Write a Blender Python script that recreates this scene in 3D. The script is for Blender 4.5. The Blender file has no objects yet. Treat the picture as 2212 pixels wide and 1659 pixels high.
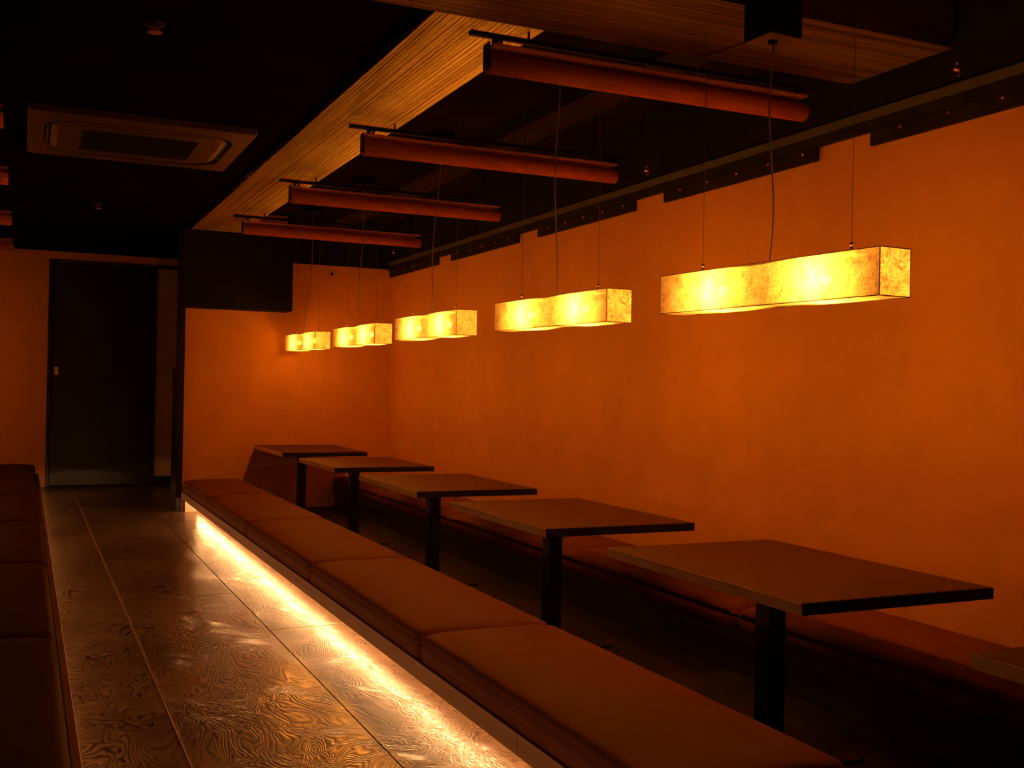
import bpy, bmesh, math, random
from mathutils import Vector, Matrix
random.seed(7)
S = bpy.context.scene
COL = S.collection

# ---------------------------------------------------------------- camera, world, exposure
cam_d = bpy.data.cameras.new('camera')
cam = bpy.data.objects.new('camera', cam_d)
COL.objects.link(cam)
cam_d.sensor_width = 36.0
cam_d.lens = 2299.77 / 2212 * 36.0
cam_d.clip_start = 0.02
R_ = Vector((0.908905, -0.416543, 0.019609)); U_ = Vector((-0.019161, 0.005257, 0.999803)); F_ = Vector((0.416564, 0.909101, 0.003203))
cam.matrix_world = Matrix(((R_.x, U_.x, -F_.x, 0), (R_.y, U_.y, -F_.y, 0), (R_.z, U_.z, -F_.z, 1.05), (0, 0, 0, 1)))
S.camera = cam
w = bpy.data.worlds.new('world'); S.world = w; w.use_nodes = True
w.node_tree.nodes['Background'].inputs[0].default_value = (0, 0, 0, 1)
w.node_tree.nodes['Background'].inputs[1].default_value = 0
S.view_settings.view_transform = 'Standard'
S.view_settings.look = 'None'
S.view_settings.gamma = 1
S.view_settings.use_curve_mapping = False
S.view_settings.exposure = 0.0
LAMP_W = 20.5            # watts of each bulb in the paper lamps
ROPE_E = 540.0           # emission of the rope light bulbs
ROPE_LEFT_E = 200.0
LAMP_COL = (1.0, 0.30, 0.022)
ROPE_COL = (1.0, 0.46, 0.17)

# ---------------------------------------------------------------- materials
def nm(name):
    m = bpy.data.materials.new(name); m.use_nodes = True
    nt = m.node_tree; b = nt.nodes['Principled BSDF']
    return m, nt, b
def N(nt, t, **kw):
    n = nt.nodes.new(t)
    for k, v in kw.items(): setattr(n, k, v)
    return n
def ramp(nt, src, stops):
    r = N(nt, 'ShaderNodeValToRGB')
    e = r.color_ramp.elements
    while len(e) < len(stops): e.new(0.5)
    for i, (p, c) in enumerate(stops):
        e[i].position = p; e[i].color = (*c, 1) if len(c) == 3 else c
    nt.links.new(src, r.inputs[0]); return r.outputs[0]
def coords(nt, scale=(1, 1, 1), kind='Object'):
    t = N(nt, 'ShaderNodeTexCoord'); mp = N(nt, 'ShaderNodeMapping')
    mp.inputs['Scale'].default_value = scale
    nt.links.new(t.outputs[kind], mp.inputs[0]); return mp.outputs[0]
def noise(nt, vec, scale, detail=3, rough=.5, dist=0):
    n = N(nt, 'ShaderNodeTexNoise')
    n.inputs['Scale'].default_value = scale; n.inputs['Detail'].default_value = detail
    n.inputs['Roughness'].default_value = rough; n.inputs['Distortion'].default_value = dist
    nt.links.new(vec, n.inputs['Vector']); return n.outputs[0]
def bump(nt, b, h, strength=.3, dist=.01):
    n = N(nt, 'ShaderNodeBump'); n.inputs['Strength'].default_value = strength; n.inputs['Distance'].default_value = dist
    nt.links.new(h, n.inputs['Height']); nt.links.new(n.outputs[0], b.inputs['Normal'])
def simple(name, c, rough=.6, metal=0, var=.12, scale=9, bs=.15, bscale=120, spec=.5, stretch=(1, 1, 1)):
    m, nt, b = nm(name)
    v = coords(nt, stretch)
    n = noise(nt, v, scale, 4)
    nt.links.new(ramp(nt, n, [(.3, tuple(x * (1 - var) for x in c)), (.7, tuple(min(1, x * (1 + var)) for x in c))]), b.inputs['Base Color'])
    b.inputs['Roughness'].default_value = rough; b.inputs['Metallic'].default_value = metal
    b.inputs['Specular IOR Level'].default_value = spec
    if bs: bump(nt, b, noise(nt, v, bscale, 2), bs, .002)
    return m
M = {}
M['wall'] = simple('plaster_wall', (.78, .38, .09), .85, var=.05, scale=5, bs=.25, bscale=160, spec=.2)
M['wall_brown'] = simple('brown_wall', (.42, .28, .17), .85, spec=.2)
M['black'] = simple('black_paint', (.012, .011, .010), .8, var=.3, spec=.1)
M['ceiling'] = simple('dark_ceiling_paint', (.006, .005, .005), .95, var=.3, scale=3, spec=0)
M['recess'] = simple('dark_recess_paint', (.022, .015, .013), .95, var=.3, scale=3, spec=0)
M['board'] = simple('dark_board', (.020, .014, .012), .6, var=.3, spec=.08)
M['post'] = simple('black_metal', (.014, .012, .012), .45, metal=0, bs=.05, spec=.3)
M['door'] = simple('black_door_panel', (.013, .013, .012), .32, var=.15, scale=2, bs=.03, bscale=40, spec=.35)
M['brass'] = simple('brass', (.85, .55, .25), .3, metal=1, bs=0)
M['steel'] = simple('steel_wire', (.55, .52, .5), .35, metal=1, bs=0)
M['grey_rail'] = simple('grey_rail', (.085, .095, .085), .45, metal=.0, bs=.05, spec=.4)
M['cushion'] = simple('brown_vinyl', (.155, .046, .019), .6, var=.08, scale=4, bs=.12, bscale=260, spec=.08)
M['cushion_shaded'] = simple('shaded_brown_vinyl', (.045, .014, .007), .6, var=.08, scale=4, bs=.12, bscale=260, spec=.08)  # darker copy of the brown vinyl, shade of the left side put into colour
M['fascia'] = simple('brown_fascia', (.33, .19, .11), .4, var=.2, scale=6, bs=.06, stretch=(1, .2, 6))
M['plinth'] = simple('pale_plinth', (.55, .42, .3), .6)
M['benchbase'] = simple('dark_bench_base', (.035, .025, .02), .6)
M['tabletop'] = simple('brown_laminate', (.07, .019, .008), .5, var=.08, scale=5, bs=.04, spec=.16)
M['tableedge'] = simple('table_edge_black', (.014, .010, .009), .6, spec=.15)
M['edgelit'] = simple('lit_table_edge', (.66, .48, .34), .3, var=.1, spec=.6)  # pale colour stands in for light on the corridor side of the edge
M['roll'] = simple('rust_fabric_roll', (.60, .19, .09), .8, var=.18, scale=60, bs=.4, bscale=300, spec=.1, stretch=(.15, 1, 1))
M['headrail'] = simple('brown_head_rail', (.42, .17, .09), .5)
M['box_lit'] = simple('lit_underside_brown', (.10, .05, .03), .6)
M['paper_box'] = simple('plastic_white', (.30, .22, .15), .5)
M['ac'] = simple('brown_plastic', (.07, .038, .02), .45, var=.05, bs=.03, spec=.5)
M['acdark'] = simple('dark_grille', (.012, .010, .009), .7)
M['floorgap'] = simple('dark_subfloor', (.02, .013, .01), .8)
M['pitfloor'] = simple('dark_seating_floor', (.03, .018, .014), .6, var=.3)
M['cordgrey'] = simple('grey_cord', (.34, .30, .34), .4, bs=0)
M['inlay'] = simple('tarnished_gold_strip', (.75, .45, .22), .28, metal=.7, var=.35, scale=25, bs=.2, bscale=40)

# brushed wood of the dropped soffit: ridges run along the object's length
def soffit_mat(name, st, axis, mixf, k=1.0):
    m, nt, b = nm(name)
    v = coords(nt, st)
    n = noise(nt, v, 1.0, 5, .65, .2)
    nt.nodes.remove(b)
    out = [x for x in nt.nodes if x.type == 'OUTPUT_MATERIAL'][0]
    df = N(nt, 'ShaderNodeBsdfDiffuse')
    nt.links.new(ramp(nt, n, [(.30, (.05 * k, .02 * k, .008 * k)), (.48, (.13 * k, .06 * k, .025 * k)), (.62, (.19 * k, .095 * k, .04 * k))]), df.inputs[0])
    gl = N(nt, 'ShaderNodeBsdfAnisotropic')
    nt.links.new(ramp(nt, n, [(.34, (.3, .2, .1)), (.56, (1, .9, .6))]), gl.inputs[0])
    gl.inputs['Roughness'].default_value = .27; gl.inputs['Anisotropy'].default_value = .88
    tg = N(nt, 'ShaderNodeCombineXYZ')
    tg.inputs[0].default_value = 1.0 if axis == 'x' else 0.0; tg.inputs[1].default_value = 1.0 if axis == 'y' else 0.0
    nt.links.new(tg.outputs[0], gl.inputs['Tangent'])
    bp = N(nt, 'ShaderNodeBump'); bp.inputs['Strength'].default_value = .7; bp.inputs['Distance'].default_value = .004
    nt.links.new(n, bp.inputs['Height'])
    nt.links.new(bp.outputs[0], df.inputs['Normal']); nt.links.new(bp.outputs[0], gl.inputs['Normal'])
    mx = N(nt, 'ShaderNodeMixShader'); mx.inputs[0].default_value = mixf
    nt.links.new(df.outputs[0], mx.inputs[1]); nt.links.new(gl.outputs[0], mx.inputs[2]); nt.links.new(mx.outputs[0], out.inputs['Surface'])
    return m
M['soffit_y'] = soffit_mat('brushed_wood_long', (95, .35, 8), 'x', 1.0)
M['soffit_x'] = soffit_mat('brushed_wood_cross', (.6, 60, 8), 'y', .10, .75)

# glossy floor boards with swirling grain
def floor_mat():
    m, nt, b = nm('swirl_grain_floor')
    v = coords(nt, (2.2, 1.15, 1))
    warp = noise(nt, v, 1.7, 3, .42, .9)
    mul = N(nt, 'ShaderNodeMath', operation='MULTIPLY'); mul.inputs[1].default_value = 38
    nt.links.new(warp, mul.inputs[0])
    fr = N(nt, 'ShaderNodeMath', operation='FRACT'); nt.links.new(mul.outputs[0], fr.inputs[0])
    ht = ramp(nt, fr.outputs[0], [(0, (.0,)*3), (.26, (.55,)*3), (.5, (1,)*3), (.8, (.85,)*3), (1, (0,)*3)])
    # bold figures here and there, faint grain elsewhere
    mask = ramp(nt, noise(nt, coords(nt, (1.5, 1.0, 1)), 2.6, 3, .6, .4), [(.38, (.45,)*3), (.54, (1,)*3)])
    colA = ramp(nt, ht, [(.0, (.012, .005, .003)), (.5, (.12, .072, .04)), (1, (.24, .16, .10))])
    pale = N(nt, 'ShaderNodeMixRGB'); pale.inputs[1].default_value = (.16, .10, .06, 1)
    nt.links.new(mask, pale.inputs[0]); nt.links.new(colA, pale.inputs[2])
    big = noise(nt, coords(nt, (1.2, .7, 1)), 1.6, 3, .6)
    tint = ramp(nt, big, [(.38, (.5, .43, .38)), (.60, (1, 1, 1))])
    mx = N(nt, 'ShaderNodeMixRGB', blend_type='MULTIPLY'); mx.inputs[0].default_value = 1
    nt.links.new(pale.outputs[0], mx.inputs[1]); nt.links.new(tint, mx.inputs[2])
    nt.links.new(mx.outputs[0], b.inputs['Base Color'])
    b.inputs['Roughness'].default_value = .30
    b.inputs['Specular IOR Level'].default_value = .14
    hm0 = N(nt, 'ShaderNodeMath', operation='MULTIPLY'); nt.links.new(ht, hm0.inputs[0]); nt.links.new(ramp(nt, big, [(.36, (.45,)*3), (.62, (1,)*3)]), hm0.inputs[1])
    nt.links.new(ramp(nt, hm0.outputs[0], [(0, (.05,)*3), (1, (.46,)*3)]), b.inputs['Coat Weight']); b.inputs['Coat Roughness'].default_value = .12; b.inputs['Coat IOR'].default_value = 1.5
    fine = noise(nt, coords(nt, (60, 14, 1)), 1, 3)
    hm = N(nt, 'ShaderNodeMath', operation='MULTIPLY'); nt.links.new(ht, hm.inputs[0]); nt.links.new(mask, hm.inputs[1])
    add = N(nt, 'ShaderNodeMath', operation='MULTIPLY_ADD'); add.inputs[1].default_value = .35
    nt.links.new(fine, add.inputs[0]); nt.links.new(hm.outputs[0], add.inputs[2])
    bp = N(nt, 'ShaderNodeBump'); bp.inputs['Strength'].default_value = .17; bp.inputs['Distance'].default_value = .003
    nt.links.new(add.outputs[0], bp.inputs['Height']); nt.links.new(bp.outputs[0], b.inputs['Normal'])
    nt.links.new(bp.outputs[0], b.inputs['Coat Normal'])
    return m
M['floor'] = floor_mat()

# translucent washi paper of the lamps
def paper_mat(name='crinkled_lamp_paper', thru=.17, refl=.2):
    m, nt, b = nm(name)
    nt.nodes.remove(b)
    out = [n for n in nt.nodes if n.type == 'OUTPUT_MATERIAL'][0]
    v = coords(nt, (1, 1, 1))
    n = noise(nt, v, 55, 4, .6, 1.6)
    n2 = noise(nt, v, 16, 2, .5, .5)
    ad = N(nt, 'ShaderNodeMath', operation='MULTIPLY_ADD'); ad.inputs[1].default_value = .5
    nt.links.new(n2, ad.inputs[0]); nt.links.new(n, ad.inputs[2])
    c = ramp(nt, ad.outputs[0], [(.56, (.40, .30, .22)), (.78, (.76, .70, .62)), (1.0, (.96, .93, .88))])
    tr = N(nt, 'ShaderNodeBsdfTranslucent'); nt.links.new(c, tr.inputs[0])
    df = N(nt, 'ShaderNodeBsdfDiffuse'); df.inputs[0].default_value = (.45, .42, .36, 1)
    tp = N(nt, 'ShaderNodeBsdfTransparent'); tp.inputs[0].default_value = (1, .96, .9, 1)
    m1 = N(nt, 'ShaderNodeMixShader'); m1.inputs[0].default_value = refl
    nt.links.new(tr.outputs[0], m1.inputs[1]); nt.links.new(df.outputs[0], m1.inputs[2])
    m2 = N(nt, 'ShaderNodeMixShader'); m2.inputs[0].default_value = thru
    nt.links.new(m1.outputs[0], m2.inputs[1]); nt.links.new(tp.outputs[0], m2.inputs[2])
    nt.links.new(m2.outputs[0], out.inputs['Surface'])
    return m
M['paper'] = paper_mat()
M['paper_top'] = paper_mat('thick_lamp_paper', .05, .8)
M['frame'] = simple('lamp_frame_wood', (.35, .2, .1), .6)
def emit(name, c, s):
    m, nt, b = nm(name)
    b.inputs['Base Color'].default_value = (*c, 1)
    b.inputs['Emission Color'].default_value = (*c, 1); b.inputs['Emission Strength'].default_value = s
    return m
M['bulb'] = emit('bulb_glow', LAMP_COL, 60)
M['ropebulb'] = emit('rope_bulb_glow', ROPE_COL, ROPE_E)
M['ropebulb_l'] = emit('rope_bulb_glow_left', ROPE_COL, ROPE_LEFT_E)
M['tip'] = emit('rope_tip_glow', (1.0, .5, .2), 1.6)
def clear():
    m, nt, b = nm('clear_tube')
    b.inputs['Base Color'].default_value = (1, .9, .75, 1)
    b.inputs['Transmission Weight'].default_value = 1; b.inputs['Roughness'].default_value = .2; b.inputs['IOR'].default_value = 1.1
    nt.nodes.remove(b)
    out = [n for n in nt.nodes if n.type == 'OUTPUT_MATERIAL'][0]
    tp = N(nt, 'ShaderNodeBsdfTransparent'); tp.inputs[0].default_value = (1, .95, .88, 1)
    gl = N(nt, 'ShaderNodeBsdfGlossy'); gl.inputs['Roughness'].default_value = .2
    mx = N(nt, 'ShaderNodeMixShader'); mx.inputs[0].default_value = .08
    nt.links.new(tp.outputs[0], mx.inputs[1]); nt.links.new(gl.outputs[0], mx.inputs[2]); nt.links.new(mx.outputs[0], out.inputs['Surface'])
    return m
M['clear'] = clear()

# ---------------------------------------------------------------- helpers
def box(bm, x0, x1, y0, y1, z0, z1, bev=0, seg=2):
    g = bmesh.ops.create_cube(bm, size=1)['verts']
    for v in g:
        v.co = Vector((x0 + (v.co.x + .5) * (x1 - x0), y0 + (v.co.y + .5) * (y1 - y0), z0 + (v.co.z + .5) * (z1 - z0)))
    if bev:
        es = list({e for v in g for e in v.link_edges})
        bmesh.ops.bevel(bm, geom=es, offset=bev, segments=seg, profile=.5, affect='EDGES')
def rod(bm, a, b, r, n=10, r2=None):
    a = Vector(a); b = Vector(b); d = b - a
    q = d.to_track_quat('Z', 'Y').to_matrix().to_4x4(); q.translation = (a + b) / 2
    bmesh.ops.create_cone(bm, cap_ends=True, segments=n, radius1=r, radius2=r if r2 is None else r2, depth=d.length, matrix=q)
def path_tube(bm, pts, r, n=8):
    pts = [Vector(p) for p in pts]; rings = []
    up = Vector((0, 0, 1))
    for i, p in enumerate(pts):
        t = (pts[min(i + 1, len(pts) - 1)] - pts[max(i - 1, 0)]).normalized()
        a = t.cross(Vector((1, .3, .2))).normalized(); b = t.cross(a)
        if i and rings_dir[-1].dot(a) < 0: a = -a; b = -b
        if not i: rings_dir = []
        rings_dir.append(a)
        rings.append([bm.verts.new(p + (a * math.cos(k * 2 * math.pi / n) + b * math.sin(k * 2 * math.pi / n)) * r) for k in range(n)])
    for i in range(len(rings) - 1):
        for k in range(n):
            bm.faces.new((rings[i][k], rings[i][(k + 1) % n], rings[i + 1][(k + 1) % n], rings[i + 1][k]))
    bm.faces.new(rings[0][::-1]); bm.faces.new(rings[-1])
def sph(bm, c, r, u=10, v=7):
    bmesh.ops.create_uvsphere(bm, u_segments=u, v_segments=v, radius=r, matrix=Matrix.Translation(c))
def obj(name, fn, mat, parent=None, smooth=False, loc=None, label=None):
    bm = bmesh.new(); fn(bm)
    bmesh.ops.recalc_face_normals(bm, faces=bm.faces[:])
    me = bpy.data.meshes.new(name); bm.to_mesh(me); bm.free()
    if smooth:
        for p in me.polygons: p.use_smooth = True
    me.materials.append(mat)
    o = bpy.data.objects.new(name, me); COL.objects.link(o)
    if parent: o.parent = parent
    if loc: o.location = loc
    if label: o['label'] = label
    return o
def B(*a, **k): return lambda bm: box(bm, *a, **k)
def tag(o, label, cat, group=None, kind=None):
    if label: o['label'] = label
    if cat: o['category'] = cat
    if group: o['group'] = group
    if kind: o['kind'] = kind
    return o
def thing(name, loc, label, cat, group=None, rz=0):
    o = bpy.data.objects.new(name, None); COL.objects.link(o); o.location = loc; o.rotation_euler = (0, 0, rz)
    o.empty_display_size = .1
    return tag(o, label, cat, group)
def struct(name, fn, mat, parent=None, label=None):
    o = obj(name, fn, mat, parent); o['kind'] = 'structure'
    if label: o['label'] = label
    return o
def copy_tree(o, parent=None):
    c = o.copy(); COL.objects.link(c)
    if parent: c.parent = parent
    for ch in list(o.children): copy_tree(ch, c)
    return c

# ---------------------------------------------------------------- room shell
XL, XR = -1.61, 2.91          # side walls
YB, YD, YR = 8.93, 11.2, -0.9  # back wall on the right, door wall, wall behind the camera
ZC = 2.28                      # dark ceiling
ZS = 2.25                      # wooden soffit
ZR = 2.45                      # recess ceiling over the tables
fl = struct('floor', B(XL, XR + .1, YR, YD + .1, -.06, -.012), M['floorgap'], label='dark swirl grained wooden floor of the corridor')
# boards: each a part
def plank(x0, x1, y0, y1):
    obj('plank', B(x0 + .0012, x1 - .0012, y0 + .001, y1 - .001, -.012, 0, bev=.0012, seg=1), M['floor'], fl)
for x0, x1, off in ((-.10, .431, -.70), (.441, .966, -1.9), (.966, 1.56, .9)):
    ys = [YR]; y = off
    while y < YD:
        if y > YR + .1: ys.append(y)
        y += 3.64
    ys.append(YD)
    for a, b in zip(ys[:-1], ys[1:]): plank(x0, x1, a, b)
obj('inlay_strip', B(.4325, .4395, YR, YD - .02, -.012, .0012), M['inlay'], fl, label='thin gold strip let into the floor')
obj('seating_floor', B(1.56, XR, YR, YB, -.012, 0), M['pitfloor'], fl, label='dark floor under the tables')
obj('passage_floor', B(1.56, 2.2, YB + .1, YD, -.012, 0), M['pitfloor'], fl)
obj('left_seating_floor', B(XL, -.10, YR, YD, -.012, 0), M['pitfloor'], fl)

struct('wall_right', B(XR, XR + .1, YR, YB, -.06, 2.6), M['wall'], label='orange lit plaster wall along the tables')
struct('wall_back', B(1.17, XR + .1, YB, YB + .1, 0, 2.6), M['wall'], label='orange lit plaster end wall behind the last table')
wf = struct('wall_far', lambda bm: (box(bm, XL, .20, YD, YD + .1, 0, 2.6), box(bm, .20, 1.18, YD, YD + .1, 2.20, 2.6)), M['wall'], label='plaster wall around the black door')
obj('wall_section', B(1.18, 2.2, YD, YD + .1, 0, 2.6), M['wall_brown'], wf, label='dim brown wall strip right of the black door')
struct('wall_passage', B(2.1, 2.2, YB + .1, YD, 0, 2.6), M['wall_brown'])
struct('wall_left', B(XL - .1, XL, YR, YD + .1, -.06, 2.6), M['wall_brown'])
struct('wall_rear', B(XL, XR + .1, YR - .1, YR, -.06, 2.6), M['wall_brown'])
struct('ceiling', lambda bm: (box(bm, XL, 1.17, 3.21, YD + .1, ZC, ZC + .05), box(bm, XL, XR, YR, 2.70, ZR, ZR + .05), box(bm, 1.17, 2.2, YB, YD + .1, ZC, ZC + .05)), M['ceiling'], label='matt black ceiling over the corridor')
struct('ceiling.001', B(1.17, XR, 2.70, YB, ZR, ZR + .05), M['recess'], label='dark recessed ceiling over the tables')
struct('trim_1', lambda bm: (box(bm, 1.175, 1.565, 3.21, YB, ZS, ZR)), M['soffit_y'], label='dropped soffit of brushed wood running along the corridor')
struct('trim_2', lambda bm: (box(bm, XL, XR, 2.71, 3.21, ZS, ZR)), M['soffit_x'], label='brushed wood cross beam under the ceiling')
struct('trim_3', B(1.12, 1.99, 8.70, YB, 1.64, 2.25), M['black'], label='black bulkhead box in the corner above the post')
cp = struct('trim_4', lambda bm: (box(bm, 1.125, 1.17, 8.88, 9.03, 0, 1.64), box(bm, 1.135, 1.17, 9.03, 9.03 + .1, 0, 2.28)), M['board'], label='dark post at the end of the cushioned bench')
obj('side_panel', B(1.14, 1.165, 9.13, 9.36, 0, 1.16), M['board'], cp)
struct('baseboard_far', B(1.19, 2.1, YD - .015, YD, 0, .09), M['black'])
struct('trim_5', B(2.29, 2.49, 3.25, YB, 2.38, ZR), M['wall_brown'].copy(), label='duct running along the recessed ceiling')
bpy.data.objects['trim_5'].data.materials[0] = simple('duct_paint', (.035, .022, .016), .9, spec=.1)
# edge rail on the right wall
struct('trim_6', B(XR - .03, XR, 1.0, YB, 2.045, 2.085), M['board'], label='dark board along the top of the right wall')
struct('trim_7', B(XR - .035, XR, 1.0, YB, 2.085, 2.12), M['grey_rail'], label='thin grey rail along the top of the right wall')
struct('trim_8', B(XR - .02, XR, 1.0, YB, 2.12, 2.45), M['black'])
struct('trim_9', B(1.99, XR - .02, YB - .02, YB, 2.06, 2.45), M['black'])
# far door
dr = thing('door_1', (.69, YD, 0), None, None); dr['kind'] = 'structure'; dr['label'] = 'black sliding door at the end of the corridor'
def D(n, x0, x1, y0, y1, z0, z1, m, **k): return obj(n, B(x0 - .69, x1 - .69, y0 - YD, y1 - YD, z0, z1, bev=.002, seg=1), M[m], dr, **k)
D('door_leaf', .235, 1.165, YD + .012, YD + .05, .012, 2.165, 'door')
D('door_frame', .20, .232, YD - .02, YD + .08, 0, 2.2, 'door')
D('door_frame', 1.166, 1.19, YD - .02, YD + .08, 0, 2.2, 'door')
D('door_frame', .232, 1.166, YD - .02, YD + .08, 2.168, 2.2, 'door')
D('header', 1.191, 1.60, YD - .02, YD - .001, 2.168, 2.2, 'door')
D('top_rail', .30, 1.14, YD - .03, YD - .021, 2.172, 2.186, 'grey_rail', label='thin grey metal rail above the door')
D('threshold', .232, 1.166, YD - .03, YD + .011, 0, .012, 'board')
hp = D('pull_plate', .262, .300, YD + .004, YD + .012, 1.085, 1.165, 'brass', label='small brass finger pull')
hp.data.materials[0] = simple('pale_pull', (.8, .5, .32), .5, bs=0)

# ---------------------------------------------------------------- benches and cushions
def cushion_mesh(length, width, z0=.165, z1=.262):
    def fn(bm):
        nx, ny = 18, 30; r = .034
        L, W = length / 2, width / 2
        def prof(t, half, rad):      # position along the half-extent, with samples bunched in the round edge
            return t
        xs = []; 
        def samples(half, n):
            core = [(-1 + 2 * i / n) * (half - r) for i in range(n + 1)]
            e = [half - r + r * math.sin(a) for a in (math.pi / 8, math.pi / 4, 3 * math.pi / 8, math.pi / 2)]
            return [-x for x in e[::-1]] + core + e
        X = samples(W, 10); Y = samples(L, 24)
        grid = []
        for y in Y:
            row = []
            for x in X:
                dx = max(0, abs(x) - (W - r)); dy = max(0, abs(y) - (L - r)); d = min(r, math.hypot(dx, dy))
                # round plan corners a little
                xx, yy = x, y
                if dx > 0 and dy > 0 and math.hypot(dx, dy) > r:
                    k = r / math.hypot(dx, dy)
                    xx = math.copysign(W - r + dx * k, x); yy = math.copysign(L - r + dy * k, y)
                drop = r - math.sqrt(max(0, r * r - d * d))
                crown = .010 * (1 - (x / W) ** 4) * (1 - (y / L) ** 6)
                pinch = -.006 * math.exp(-((abs(x) - (W - .030)) / .013) ** 2)
                row.append(bm.verts.new((xx, yy, z1 - drop + crown - .006 + pinch)))
            grid.append(row)
        for i in range(len(Y) - 1):
            for j in range(len(X) - 1):
                bm.faces.new((grid[i][j], grid[i][j + 1], grid[i + 1][j + 1], grid[i + 1][j]))
        rim = grid[0][:] + [g[-1] for g in grid[1:]] + grid[-1][-2::-1] + [g[0] for g in grid[-2:0:-1]]
        prev = rim
        for k, (z, ins) in enumerate(((z1 - r - .003, -.002), (z1 - r - .008, -.007), (z1 - r - .015, -.006), (z1 - r - .019, .000), (z0 + .028, -.002), (z0 + .006, .001), (z0, .006))):
            cur = []
            for v in rim:
                x, y = v.co.x, v.co.y
                l = math.hypot(x, y)
                nx_ = 1 if abs(x) > W - r else 0; ny_ = 1 if abs(y) > L - r else 0
                cur.append(bm.verts.new((x - math.copysign(ins, x) * nx_, y - (math.copysign(ins, y) * ny_ if ins > 0 else 0), z)))
            for i in range(len(rim)):
                j = (i + 1) % len(rim)
                bm.faces.new((prev[i], prev[j], cur[j], cur[i]))
            prev = cur
        bm.faces.new(prev)
    return fn
def cushion_row(xc, width, seams, group, labeler, mat='cushion'):
    first = None; base = None
    for i, (a, b) in enumerate(zip(seams[:-1], seams[1:])):
        ln = b - a - .004
        key = round(ln, 3)
        t = obj('seat_cushion', cushion_mesh(ln, width), M[mat], None, True, loc=(xc, (a + b) / 2, 0))
        t.data.polygons[-1].use_smooth = False
        tag(t, labeler(i), 'cushion', group)
order = ['nearest', 'second nearest', 'third nearest', 'fourth nearest', 'fifth nearest', 'sixth nearest', 'seventh nearest', 'eighth nearest', 'ninth nearest']
rs = [.33, 1.79, 3.24, 4.69, 6.18, 7.62, 8.875]
rl = ['brown vinyl bench cushion at the bottom edge of the photo, nearest right of the corridor',
      'long brown vinyl bench cushion in front of the nearest full table, second from the camera',
      'brown vinyl bench cushion right of the corridor, third from the camera',
      'brown vinyl bench cushion right of the corridor, fourth from the camera',
      'brown vinyl bench cushion right of the corridor, next to last before the dark post',
      'brown vinyl bench cushion right of the corridor, last one against the dark post']
cushion_row(1.412, .484, rs, 'cushions on the bench right of the corridor', lambda i: rl[i])
ls = [-.72, .72, 2.16, 3.60, 5.04, 6.48, 7.92, 9.36, 10.78]
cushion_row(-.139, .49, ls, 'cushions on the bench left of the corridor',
            lambda i: 'shade-darkened cushion left of the corridor, ' + ['behind the camera position', 'beside the camera position', 'nearest in the lower left corner', 'second one in view from the bottom left corner', 'third one in view from the bottom left corner', 'fourth one in view from the bottom left corner', 'next to last before the far door', 'last one, beside the far black door'][i], 'cushion_shaded')
ws = [.33, 1.79, 3.24, 4.69, 6.18, 7.62, 8.915]
wl = ['brown cushion against the right wall, at the right edge of the photo',
      'brown cushion against the right wall, behind the nearest full table',
      'brown cushion against the right wall, behind the second full table',
      'brown cushion against the right wall, behind the third full table',
      'brown cushion against the right wall, behind the fourth full table',
      'brown cushion against the right wall, in the far corner']
cushion_row(2.655, .484, ws, 'cushions on the bench along the right wall', lambda i: wl[i])

def bench(name, loc, label, y0, y1, front, back, plinth_x, depthdir, lit):
    t = thing(name, (0, y0, 0), label, 'bench')
    L = y1 - y0
    s = depthdir
    fx = sorted((front, front + s * .022)); 
    if lit:
        n = max(1, round(L / 2.4)); st = L / n
        for k in range(n):
            obj('fascia', B(fx[0], fx[1], k * st + .0015, (k + 1) * st - .0015, .108, .1645, bev=.002, seg=2), M['fascia'], t)
        px = sorted((plinth_x, plinth_x + s * .02))
        obj('plinth', B(px[0], px[1], 0, L, .0, .112), M['plinth'], t)
        sx = sorted((front + s * .0225, back)); 
        obj('seat_board', B(sx[0], sx[1], 0, L, .112, .164), M['benchbase'], t)
        bx = sorted((back, back - s * .02))
        obj('back_panel', B(bx[0], bx[1], 0, L, 0, .1115), M['benchbase'], t)
        obj('end_panel', B(min(front + s*.03, plinth_x), max(front + s*.03, plinth_x), L - .02, L, 0, .1115), M['plinth'], t)
    else:
        sx = sorted((front, back))
        obj('seat_board', B(sx[0], sx[1], 0, L, .13, .164), M['benchbase'], t)
        fx = sorted((front + s * .02, front + s * .04))
        obj('front_panel', B(fx[0], fx[1], 0, L, 0, .1295), M['benchbase'], t)
    return t
bench('bench', None, 'long low bench right of the corridor with glowing light strip under its edge', .33, 8.875, 1.163, 1.66, 1.46, 1, True)
bench('bench', None, 'long low dark bench along the left edge of the corridor', -.72, 10.78, .138, -.37, -.16, -1, True)
bench('bench', None, 'low dark bench along the orange right wall behind the tables', .33, 8.915, 2.42, 2.905, 0, 1, False)

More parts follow.
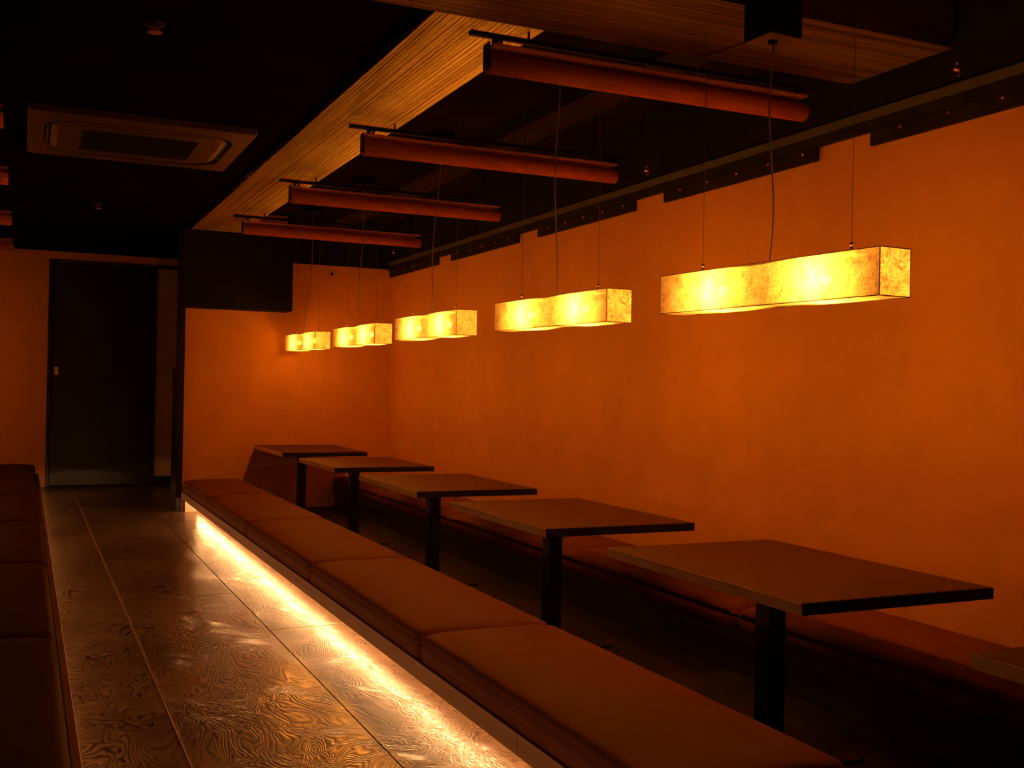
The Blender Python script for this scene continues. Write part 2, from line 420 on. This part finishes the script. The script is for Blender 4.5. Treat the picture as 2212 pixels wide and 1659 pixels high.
# rope lights under the bench edges
def rope(x, y0, y1, label, mat, step=.056, tip=None):
    t = thing('rope_light', (x, y0, .098), label, 'light strip')
    def tube(bm):
        n = int((y1 - y0) / .15)
        path_tube(bm, [(.003 * math.sin(i * 1.3), i * (y1 - y0) / n, .0015 * math.sin(i * .9)) for i in range(n + 1)], .0062, 8)
    obj('tube', tube, M['clear'], t, True)
    def bulbs(bm):
        y = .02
        while y < y1 - y0 - .02:
            g = bmesh.ops.create_icosphere(bm, subdivisions=1, radius=.0042, matrix=Matrix.Translation((.003 * math.sin(y / .15 * 1.3), y, 0)) @ Matrix.Diagonal((1, 2.4, 1, 1)))
            y += step
    o = obj('bulbs', bulbs, mat, t, True); o['kind'] = 'stuff'
    if tip: obj('end_tip', lambda bm: sph(bm, tip, .009, 10, 8), M['tip'], t, True, label='glowing end tip of the rope light')
    n = int((y1 - y0) / 1.2)
    for i in range(n): obj('clip', B(-.009, .009, .3 + i * 1.2, .315 + i * 1.2, .0064, .0135), M['steel'], t)
rope(1.29, .45, 8.84, 'glowing rope light hidden under the right hand bench edge', M['ropebulb'])
rope(.06, -.5, 10.7, 'faint rope light hidden under the left hand bench edge', M['ropebulb_l'], tip=(.085, 11.325, -.030))

# ---------------------------------------------------------------- tables
def make_table(y0, ln, label):
    t = thing('table', (2.083, y0 + ln / 2, 0), label, 'table', 'low tables between the two right hand benches')
    h = ln / 2; w_ = .328
    obj('tabletop', B(-w_ + .004, w_, -h + .004, h - .004, .506, .530, bev=.0015, seg=1), M['tabletop'], t)
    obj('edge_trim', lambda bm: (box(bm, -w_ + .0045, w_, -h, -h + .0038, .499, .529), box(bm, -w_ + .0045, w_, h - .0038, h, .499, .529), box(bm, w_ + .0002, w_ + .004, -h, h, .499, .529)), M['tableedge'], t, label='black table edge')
    obj('lit_edge', B(-w_, -w_ + .0038, -h, h, .499, .529), M['edgelit'], t, label='table edge facing the corridor, coloured pale as if lit')
    obj('underside', B(-w_ + .0045, w_ - .0005, -h + .0045, h - .0045, .499, .5055), M['tableedge'], t)
    py = -h + .44 
    obj('post', B(-.102, -.040, py - .033, py + .033, .012, .487, bev=.004), M['post'], t)
    obj('mounting_plate', B(-.19, .05, py - .11, py + .11, .4875, .4985, bev=.003), M['post'], t)
    obj('base_plate', B(-.26, .12, py - .19, py + .19, 0, .0115, bev=.004), M['post'], t)
    return t
tl = ['low brown table cut off by the right edge of the photo', 'nearest full low table with brown top and pale left edge',
      'second low brown table from the camera, under the second lamp', 'third low brown table from the camera, with the brightest pale edge',
      'fourth low brown table from the camera', 'farthest low brown table, against the end wall']
for y0, ln, lb in zip((.625, 2.09, 3.515, 4.935, 6.45, 7.92), (.95, .96, .96, .98, .92, .995), tl): make_table(y0, ln, lb)

# ---------------------------------------------------------------- paper box lamps
def paper_side(axis, half_l, z0, z1, sgn, W):
    def fn(bm):
        n = 28; m_ = 6; rows = []
        for i in range(n + 1):
            y = -half_l + 2 * half_l * i / n
            sag = -.004 * math.cos(y / half_l * math.pi * 2) - .002
            row = []
            for j in range(m_ + 1):
                s = j / m_
                crn = .0012 * (random.random() - .5)
                if axis == 'x': p = (sgn * (W + sag * math.sin(math.pi * min(1, .15 + s * .7)) * (1 if 0 < i < n else 0)) + crn * (0 < i < n), y, z0 + (z1 - z0) * s)
                elif axis == 'z': p = (-W + 2 * W * s, y, (z1 if sgn > 0 else z0) + sgn * sag * .8 * math.sin(math.pi * i / n) + crn * (0 < i < n))
                row.append(bm.verts.new(p))
            rows.append(row)
        for i in range(n):
            for j in range(m_): bm.faces.new((rows[i][j], rows[i][j + 1], rows[i + 1][j + 1], rows[i + 1][j]))
    return fn
def make_lamp(p1, p2, label, canopy_x, idx, power=1.0, group='glowing paper box lamps above the tables', rz=None):
    # p1, p2: near and far lower-left corners in plan (x, y); z of the base
    (x1, y1), (x2, y2), zb = p1, p2, 1.313
    ln = math.hypot(x2 - x1, y2 - y1); a = math.atan2(-(x2 - x1), y2 - y1)
    W = .0575; Hh = .129
    ux = Vector((math.cos(a), math.sin(a), 0))
    c = Vector(((x1 + x2) / 2, (y1 + y2) / 2, zb)) + ux * W
    t = thing('pendant_lamp', c, label, 'lamp', group, a)
    h = ln / 2
    obj('shade_panel', paper_side('x', h - .001, .001, Hh - .001, -1, W - .001), M['paper'], t, True)
    obj('shade_panel', paper_side('x', h - .001, .001, Hh - .001, 1, W - .001), M['paper'], t, True)
    obj('shade_panel', paper_side('z', h - .001, .0005, Hh, -1, W - .002), M['paper'], t, True)
    obj('shade_panel', paper_side('z', h - .001, 0, Hh - .0005, 1, W - .002), M['paper_top'], t, True)
    for s in (-1, 1):
        obj('end_panel', B(-W + .002, W - .002, s * h - (.001 if s > 0 else 0), s * h + (.001 if s < 0 else 0), .001, Hh - .001), M['paper'], t)
    def fr(bm):
        e = .0014
        for sx in (-1, 1):
            for sz in (0, Hh): rod(bm, (sx * W, -h, sz), (sx * W, h, sz), e, 6)
            for sy in (-1, 1): rod(bm, (sx * W, sy * h, 0), (sx * W, sy * h, Hh), e, 6)
        for sy in (-1, 1):
            for sz in (0, Hh): rod(bm, (-W, sy * h, sz), (W, sy * h, sz), e, 6)
    obj('frame', fr, M['frame'], t)
    left = idx > 4
    for s, off in ((-1, .235), (1, .225)):
        y = s * off
        b = obj('bulb', lambda bm: (sph(bm, (0, y, Hh * .5), .016, 12, 8)), M['bulb'], t, True)
        obj('socket', lambda bm: rod(bm, (0, y, Hh * .5 + .017), (0, y, Hh - .006), .010, 10), M['paper_box'], b)
        ld = bpy.data.lights.new('bulb_light', 'POINT'); ld.energy = LAMP_W * power * (.78 if idx == 4 else 1); ld.color = LAMP_COL; ld.shadow_soft_size = .03
        lo = bpy.data.objects.new('bulb_light', ld); COL.objects.link(lo); lo.parent = t; lo.location = (0, y, Hh * .5)
    for s in (-1, 1):
        y = s * .33
        obj('wire_fitting', lambda bm: (rod(bm, (0, y, Hh + .001), (0, y, Hh + .022), .0035, 8), sph(bm, (0, y, Hh + .026), .0065, 8, 6)), M['brass'], t, True)
        top = (ZC if left else ZS if (c.y + y > 2.71 and c.y + y < 3.21) else ZR) - zb
        obj('wire', lambda bm: rod(bm, (0, y, Hh + .031), (0, y, top), .0009, 6), M['steel'], t)
    # ceiling box and cord
    lx = Matrix.Rotation(-a, 3, 'Z') @ Vector((canopy_x - c.x, 0, 0))
    zt = 2.13 - zb if idx == 0 else (2.23 - zb if left else 2.40 - zb)
    cb = obj('ceiling_box', lambda bm: box(bm, lx.x - .062, lx.x + .062, lx.y - .062, lx.y + .062, zt, zt + (.12 if idx == 0 else .05), bev=.002, seg=1), M['black'], t, label='black ceiling box')
    if idx == 0: obj('lit_underside', B(lx.x - .060, lx.x + .060, lx.y - .060, lx.y + .060, zt - .0035, zt - .0005), M['box_lit'], cb)  # brown sheet stands in for light on the black box's underside
    obj('canopy', lambda bm: rod(bm, (lx.x, lx.y, zt - .012), (lx.x, lx.y, zt - .004), .014, 16), M['black'], cb)
    if idx == 0:
        for sx in (-.05, .05): obj('hanger', lambda bm: rod(bm, (lx.x + sx, lx.y, zt + .12), (lx.x + sx, lx.y, ZR - zb), .004, 8), M['black'], cb)
    def cord(bm):
        P = []
        n = 26; z0 = Hh
        ex = -.03
        for i in range(n + 1):
            s = i / n
            x = ex + (lx.x - ex) * (s ** .75) + .010 * math.sin(s * math.pi * 2.2 + idx)
            if i == n: x = lx.x
            P.append((x, lx.y * s - .03 * (1 - s), z0 + (zt - .012 - z0) * s))
        path_tube(bm, P, .0028, 8)
    obj('cord', cord, M['cordgrey'], t, True)
    return t
LP = [((2.045, 2.15), (1.985, 3.12)), ((2.047, 3.60), (2.0, 4.575)), ((1.995, 5.05), (1.985, 6.01)), ((2.015, 6.50), (2.005, 7.47)), ((1.978, 7.87), (1.958, 8.79))]
ll = ['nearest and largest glowing paper box lamp, above the nearest full table', 'glowing paper box lamp second from the camera', 'glowing paper box lamp third from the camera, middle of the five',
      'glowing paper box lamp fourth from the camera, just left of the wall corner', 'farthest glowing paper box lamp, close to the end wall']
for i, ((p1, p2), lb) in enumerate(zip(LP, ll)): make_lamp(p1, p2, lb, 2.065, i)
for k, yc in enumerate((5.65, 7.2, 8.85, 10.35)):
    make_lamp((-.86, yc - .48), (-.86, yc + .48), 'dimmer paper box lamp beyond the left edge of the photo, ' + ('nearest of its row', 'second of its row', 'third of its row', 'last before the far wall')[k], -.80, 5 + k, .32, 'dim paper box lamps left of the corridor')

# ---------------------------------------------------------------- rolled screens hung crosswise
def make_screen(x0, x1, y, label, side):
    # side=+1: near end (x0) has the protruding bar towards the corridor
    t = thing('roller_screen', (x0 if side > 0 else x1, y, 2.09), label, 'rolled screen', 'rolled rust coloured screens hung across the tables' if side > 0 else 'rolled screens on the left edge of the corridor')
    L = (x1 - x0) * side
    def X(a): return a * side
    s = side
    def rr(bm):
        n = 28; rings = []
        # slightly spiral roll
        for xx in (0.003, abs(L)):
            rings.append([bm.verts.new((X(xx), .034 * math.cos(k * 2 * math.pi / n) * (1 + .02 * k / n), .034 + .034 * math.sin(k * 2 * math.pi / n) * (1 + .02 * k / n))) for k in range(n)])
        for k in range(n): bm.faces.new((rings[0][k], rings[0][(k + 1) % n], rings[1][(k + 1) % n], rings[1][k]))
        bm.faces.new(rings[0][::-1]); bm.faces.new(rings[1])
    r = obj('cloth_roll', rr, M['roll'], t, False)
    for p in r.data.polygons: p.use_smooth = len(p.vertices) == 4
    def bx(a, b, *r_, **k):
        a, b = sorted((X(a), X(b))); return B(a, b, *r_, **k)
    La = abs(L)
    obj('head_rail', bx(.006, La - .01, -.040, .014, .083, .093, bev=.002), M['headrail'], t)
    obj('cloth_drop', bx(.012, La - .03, .016, .0185, .05, .09), M['roll'], t)
    obj('end_bracket', bx(-.003, .0, -.022, .030, .015, .10), M['post'], t)
    obj('end_bracket', bx(La, La + .003, -.022, .030, .015, .10), M['post'], t)
    obj('support_bar', bx(-.065, La + .06, -.011, .011, .118, .134, bev=.002, seg=1), M['board'], t)
    for a in (.02, La - .045):
        br = obj('hanger_clip', bx(a, a + .03, -.012, .012, .0935, .1175), M['post'], t)
        obj('screw', lambda bm: rod(bm, (X(a + .015), -.0125, .105), (X(a + .015), -.016, .105), .0055, 10), M['brass'], br)
    for a in (.15, La - .12):
        top = (.16 if a < .2 and side > 0 else (.36 if side > 0 else .19))
        obj('hanging_rod', lambda bm: rod(bm, (X(a), 0, .134), (X(a), 0, top), .0045, 8), M['post'], t)
    return t
sl = ['nearest and largest rolled rust coloured screen hung across near the top of the photo', 'second rolled rust coloured screen from the camera', 'third rolled rust coloured screen from the camera', 'farthest rolled rust coloured screen, before the end wall']
for y, lb in zip((3.25, 4.68, 6.13, 7.60), sl): make_screen(1.376, 2.695, y, lb, 1)
sl2 = ['highest of the rolled screen ends at the left edge of the photo', 'second rolled screen end from the top at the left edge', 'third rolled screen end from the top at the left edge', 'lowest rolled screen end at the left edge, near the far wall']
for y, lb in zip((4.93, 6.37, 8.05, 9.65), sl2): make_screen(-1.45, -.096, y, lb, -1)
# shared support bars carry the screens up to the recess: fixings near the wall
cs = thing('curled_cable', (2.20, 3.205, 2.165), 'thin curled cable hanging by the nearest rolled screen', 'cable')
def curl(bm):
    P = [(-.02, 0, .082), (-.021, 0, .06), (-.022, 0, .035)]
    for i in range(22):
        a = math.radians(160 - i * 17); r = .023
        P.append((.002 + r * math.cos(a), .004 * i / 22, .005 + r * math.sin(a) * 1.1 - .0012 * i))
    path_tube(bm, P, .0016, 6)
obj('loop', curl, M['cordgrey'], cs, True)
obj('feed_wire', lambda bm: path_tube(bm, [(-.02, 0, .082), (.0, -.12, .080), (.03, -.3, .078), (.04, -.485, .080)], .0016, 6), M['board'], cs, True)

# ---------------------------------------------------------------- mounting boards with screws on the right wall
bl = ['dark mounting board with brass screws, nearest at the upper right edge', 'dark mounting board with brass screws above the nearest lamp', 'dark mounting board with brass screws right of the second lamp cord',
      'short dark mounting board with brass screws, fourth from the right edge', 'farthest dark mounting board, in the corner of the end wall']
for (a, b), lb in zip(((1.95, 3.10), (3.405, 4.53), (4.82, 5.97), (6.27, 7.45), (7.745, 8.92)), bl):
    t = thing('mounting_board', (XR, a, 1.99), lb, 'board', 'dark mounting boards along the top of the right wall')
    obj('board', B(-.022, 0, 0, b - a, 0, .0545, bev=.0015, seg=1), M['board'], t)
    y = b - .155
    while y > a + .05:
        yy = y - a
        obj('screw', lambda bm: (rod(bm, (-.022, yy, .039), (-.027, yy, .039), .0085, 12), rod(bm, (-.027, yy, .039), (-.030, yy, .039), .004, 8)), M['brass'], t)
        y -= .224
# wire hooks near the wall
for (y, z, lb) in ((2.56, 2.12, 'small brass hook on a thin wire at the upper right edge'), (4.47, 2.127, 'small brass hook on a thin wire between two rolled screens'), (8.40, 2.146, 'small brass hook on a thin wire near the wall corner')):
    t = thing('wire_hook', (2.75, y, z), lb, 'hook', 'small hooks hanging by the right wall')
    obj('hook', lambda bm: (sph(bm, (0, 0, 0), .012, 10, 8), rod(bm, (0, 0, .01), (0, 0, .03), .004, 8), path_tube(bm, [(.012 * math.cos(k), 0, -.012 + .012 * math.sin(k)) for k in [x * .5 - 1.5 for x in range(9)]], .003, 6)), M['brass'], t, True)
    obj('wire', lambda bm: rod(bm, (0, 0, .03), (0, 0, ZR - z), .0012, 6), M['steel'], t)
t = thing('wall_hook', (2.374, YB, 1.99), 'small black hook high on the end wall', 'hook')
obj('hook_stem', lambda bm: (rod(bm, (0, -.0, 0), (0, -.03, 0), .006, 10), rod(bm, (0, -.03, 0), (-.002, -.034, .014), .004, 8), rod(bm, (0, -.001, 0), (0, -.004, 0), .012, 14)), M['black'], t, True)

# ---------------------------------------------------------------- things on the dark ceiling
t = thing('ceiling_air_conditioner', (.50, 5.72, ZC), 'wide flat air conditioner panel on the black ceiling', 'air conditioner')
def rrect(w, h, r, n=8):
    P = []
    for cx, cy, a0 in ((w - r, h - r, 0), (-w + r, h - r, 90), (-w + r, -h + r, 180), (w - r, -h + r, 270)):
        for k in range(n + 1):
            a = math.radians(a0 + 90 * k / n); P.append((cx + r * math.cos(a), cy + r * math.sin(a)))
    return P
def ring_between(bm, A, za, Bp, zb_):
    va = [bm.verts.new((x, y, za)) for x, y in A]; vb = [bm.verts.new((x, y, zb_)) for x, y in Bp]
    n = len(A)
    for i in range(n): bm.faces.new((va[i], va[(i + 1) % n], vb[(i + 1) % n], vb[i]))
    return va, vb
def acp(bm):
    hw, hd = .51, .50
    O = rrect(hw, hd, .012); I = rrect(hw - .075, hd - .11, .17)
    ring_between(bm, O, 0, O, -.028)
    ring_between(bm, O, -.028, rrect(hw - .004, hd - .004, .012), -.032)
    ring_between(bm, rrect(hw - .004, hd - .004, .012), -.032, I, -.036)
    ring_between(bm, I, -.036, I, -.012)
obj('panel', acp, M['ac'], t)
def acs(bm):
    I = rrect(.435, .39, .17); J = rrect(.40, .345, .14)
    ring_between(bm, I, -.012, J, -.012)
obj('air_slot', acs, M['acdark'], t)
def aci(bm):
    J = rrect(.405, .35, .14); K = rrect(.375, .32, .12); Q = rrect(.27, .24, .01)
    ring_between(bm, J, -.012, J, -.030); ring_between(bm, J, -.030, K, -.040); ring_between(bm, K, -.040, Q, -.040); ring_between(bm, Q, -.040, Q, -.032)
obj('inner_panel', aci, M['ac'], t)
gr = obj('intake_grille', B(-.268, .268, -.238, .238, -.0335, -.012), M['acdark'], t)
def slats(bm):
    for k in range(16): box(bm, -.262, .262, -.225 + k * .03, -.221 + k * .03, -.038, -.034)
o = obj('grille_slats', slats, M['acdark'], t); o['kind'] = 'stuff'
for s in (-1, 1):
    obj('louvre', lambda bm: path_tube(bm, [(s * .418, -.22 + .44 * k / 6, -.018) for k in range(7)], .009, 6), M['ac'], t, True)
for x, y, lb in ((.386, 3.85, 'small round sprinkler head on the black ceiling, upper left'), (.448, 8.0, 'small round sprinkler head on the black ceiling, beyond the air conditioner')):
    t = thing('sprinkler_head', (x, y, ZC), lb, 'sprinkler', 'sprinkler heads on the black ceiling')
    obj('rim', lambda bm: (rod(bm, (0, 0, -.006), (0, 0, 0), .034, 24), rod(bm, (0, 0, -.016), (0, 0, -.006), .022, 20)), M['ac'], t)
    obj('deflector', lambda bm: (rod(bm, (0, 0, -.03), (0, 0, -.016), .006, 10), rod(bm, (0, 0, -.034), (0, 0, -.03), .024, 20)), M['headrail'], t)
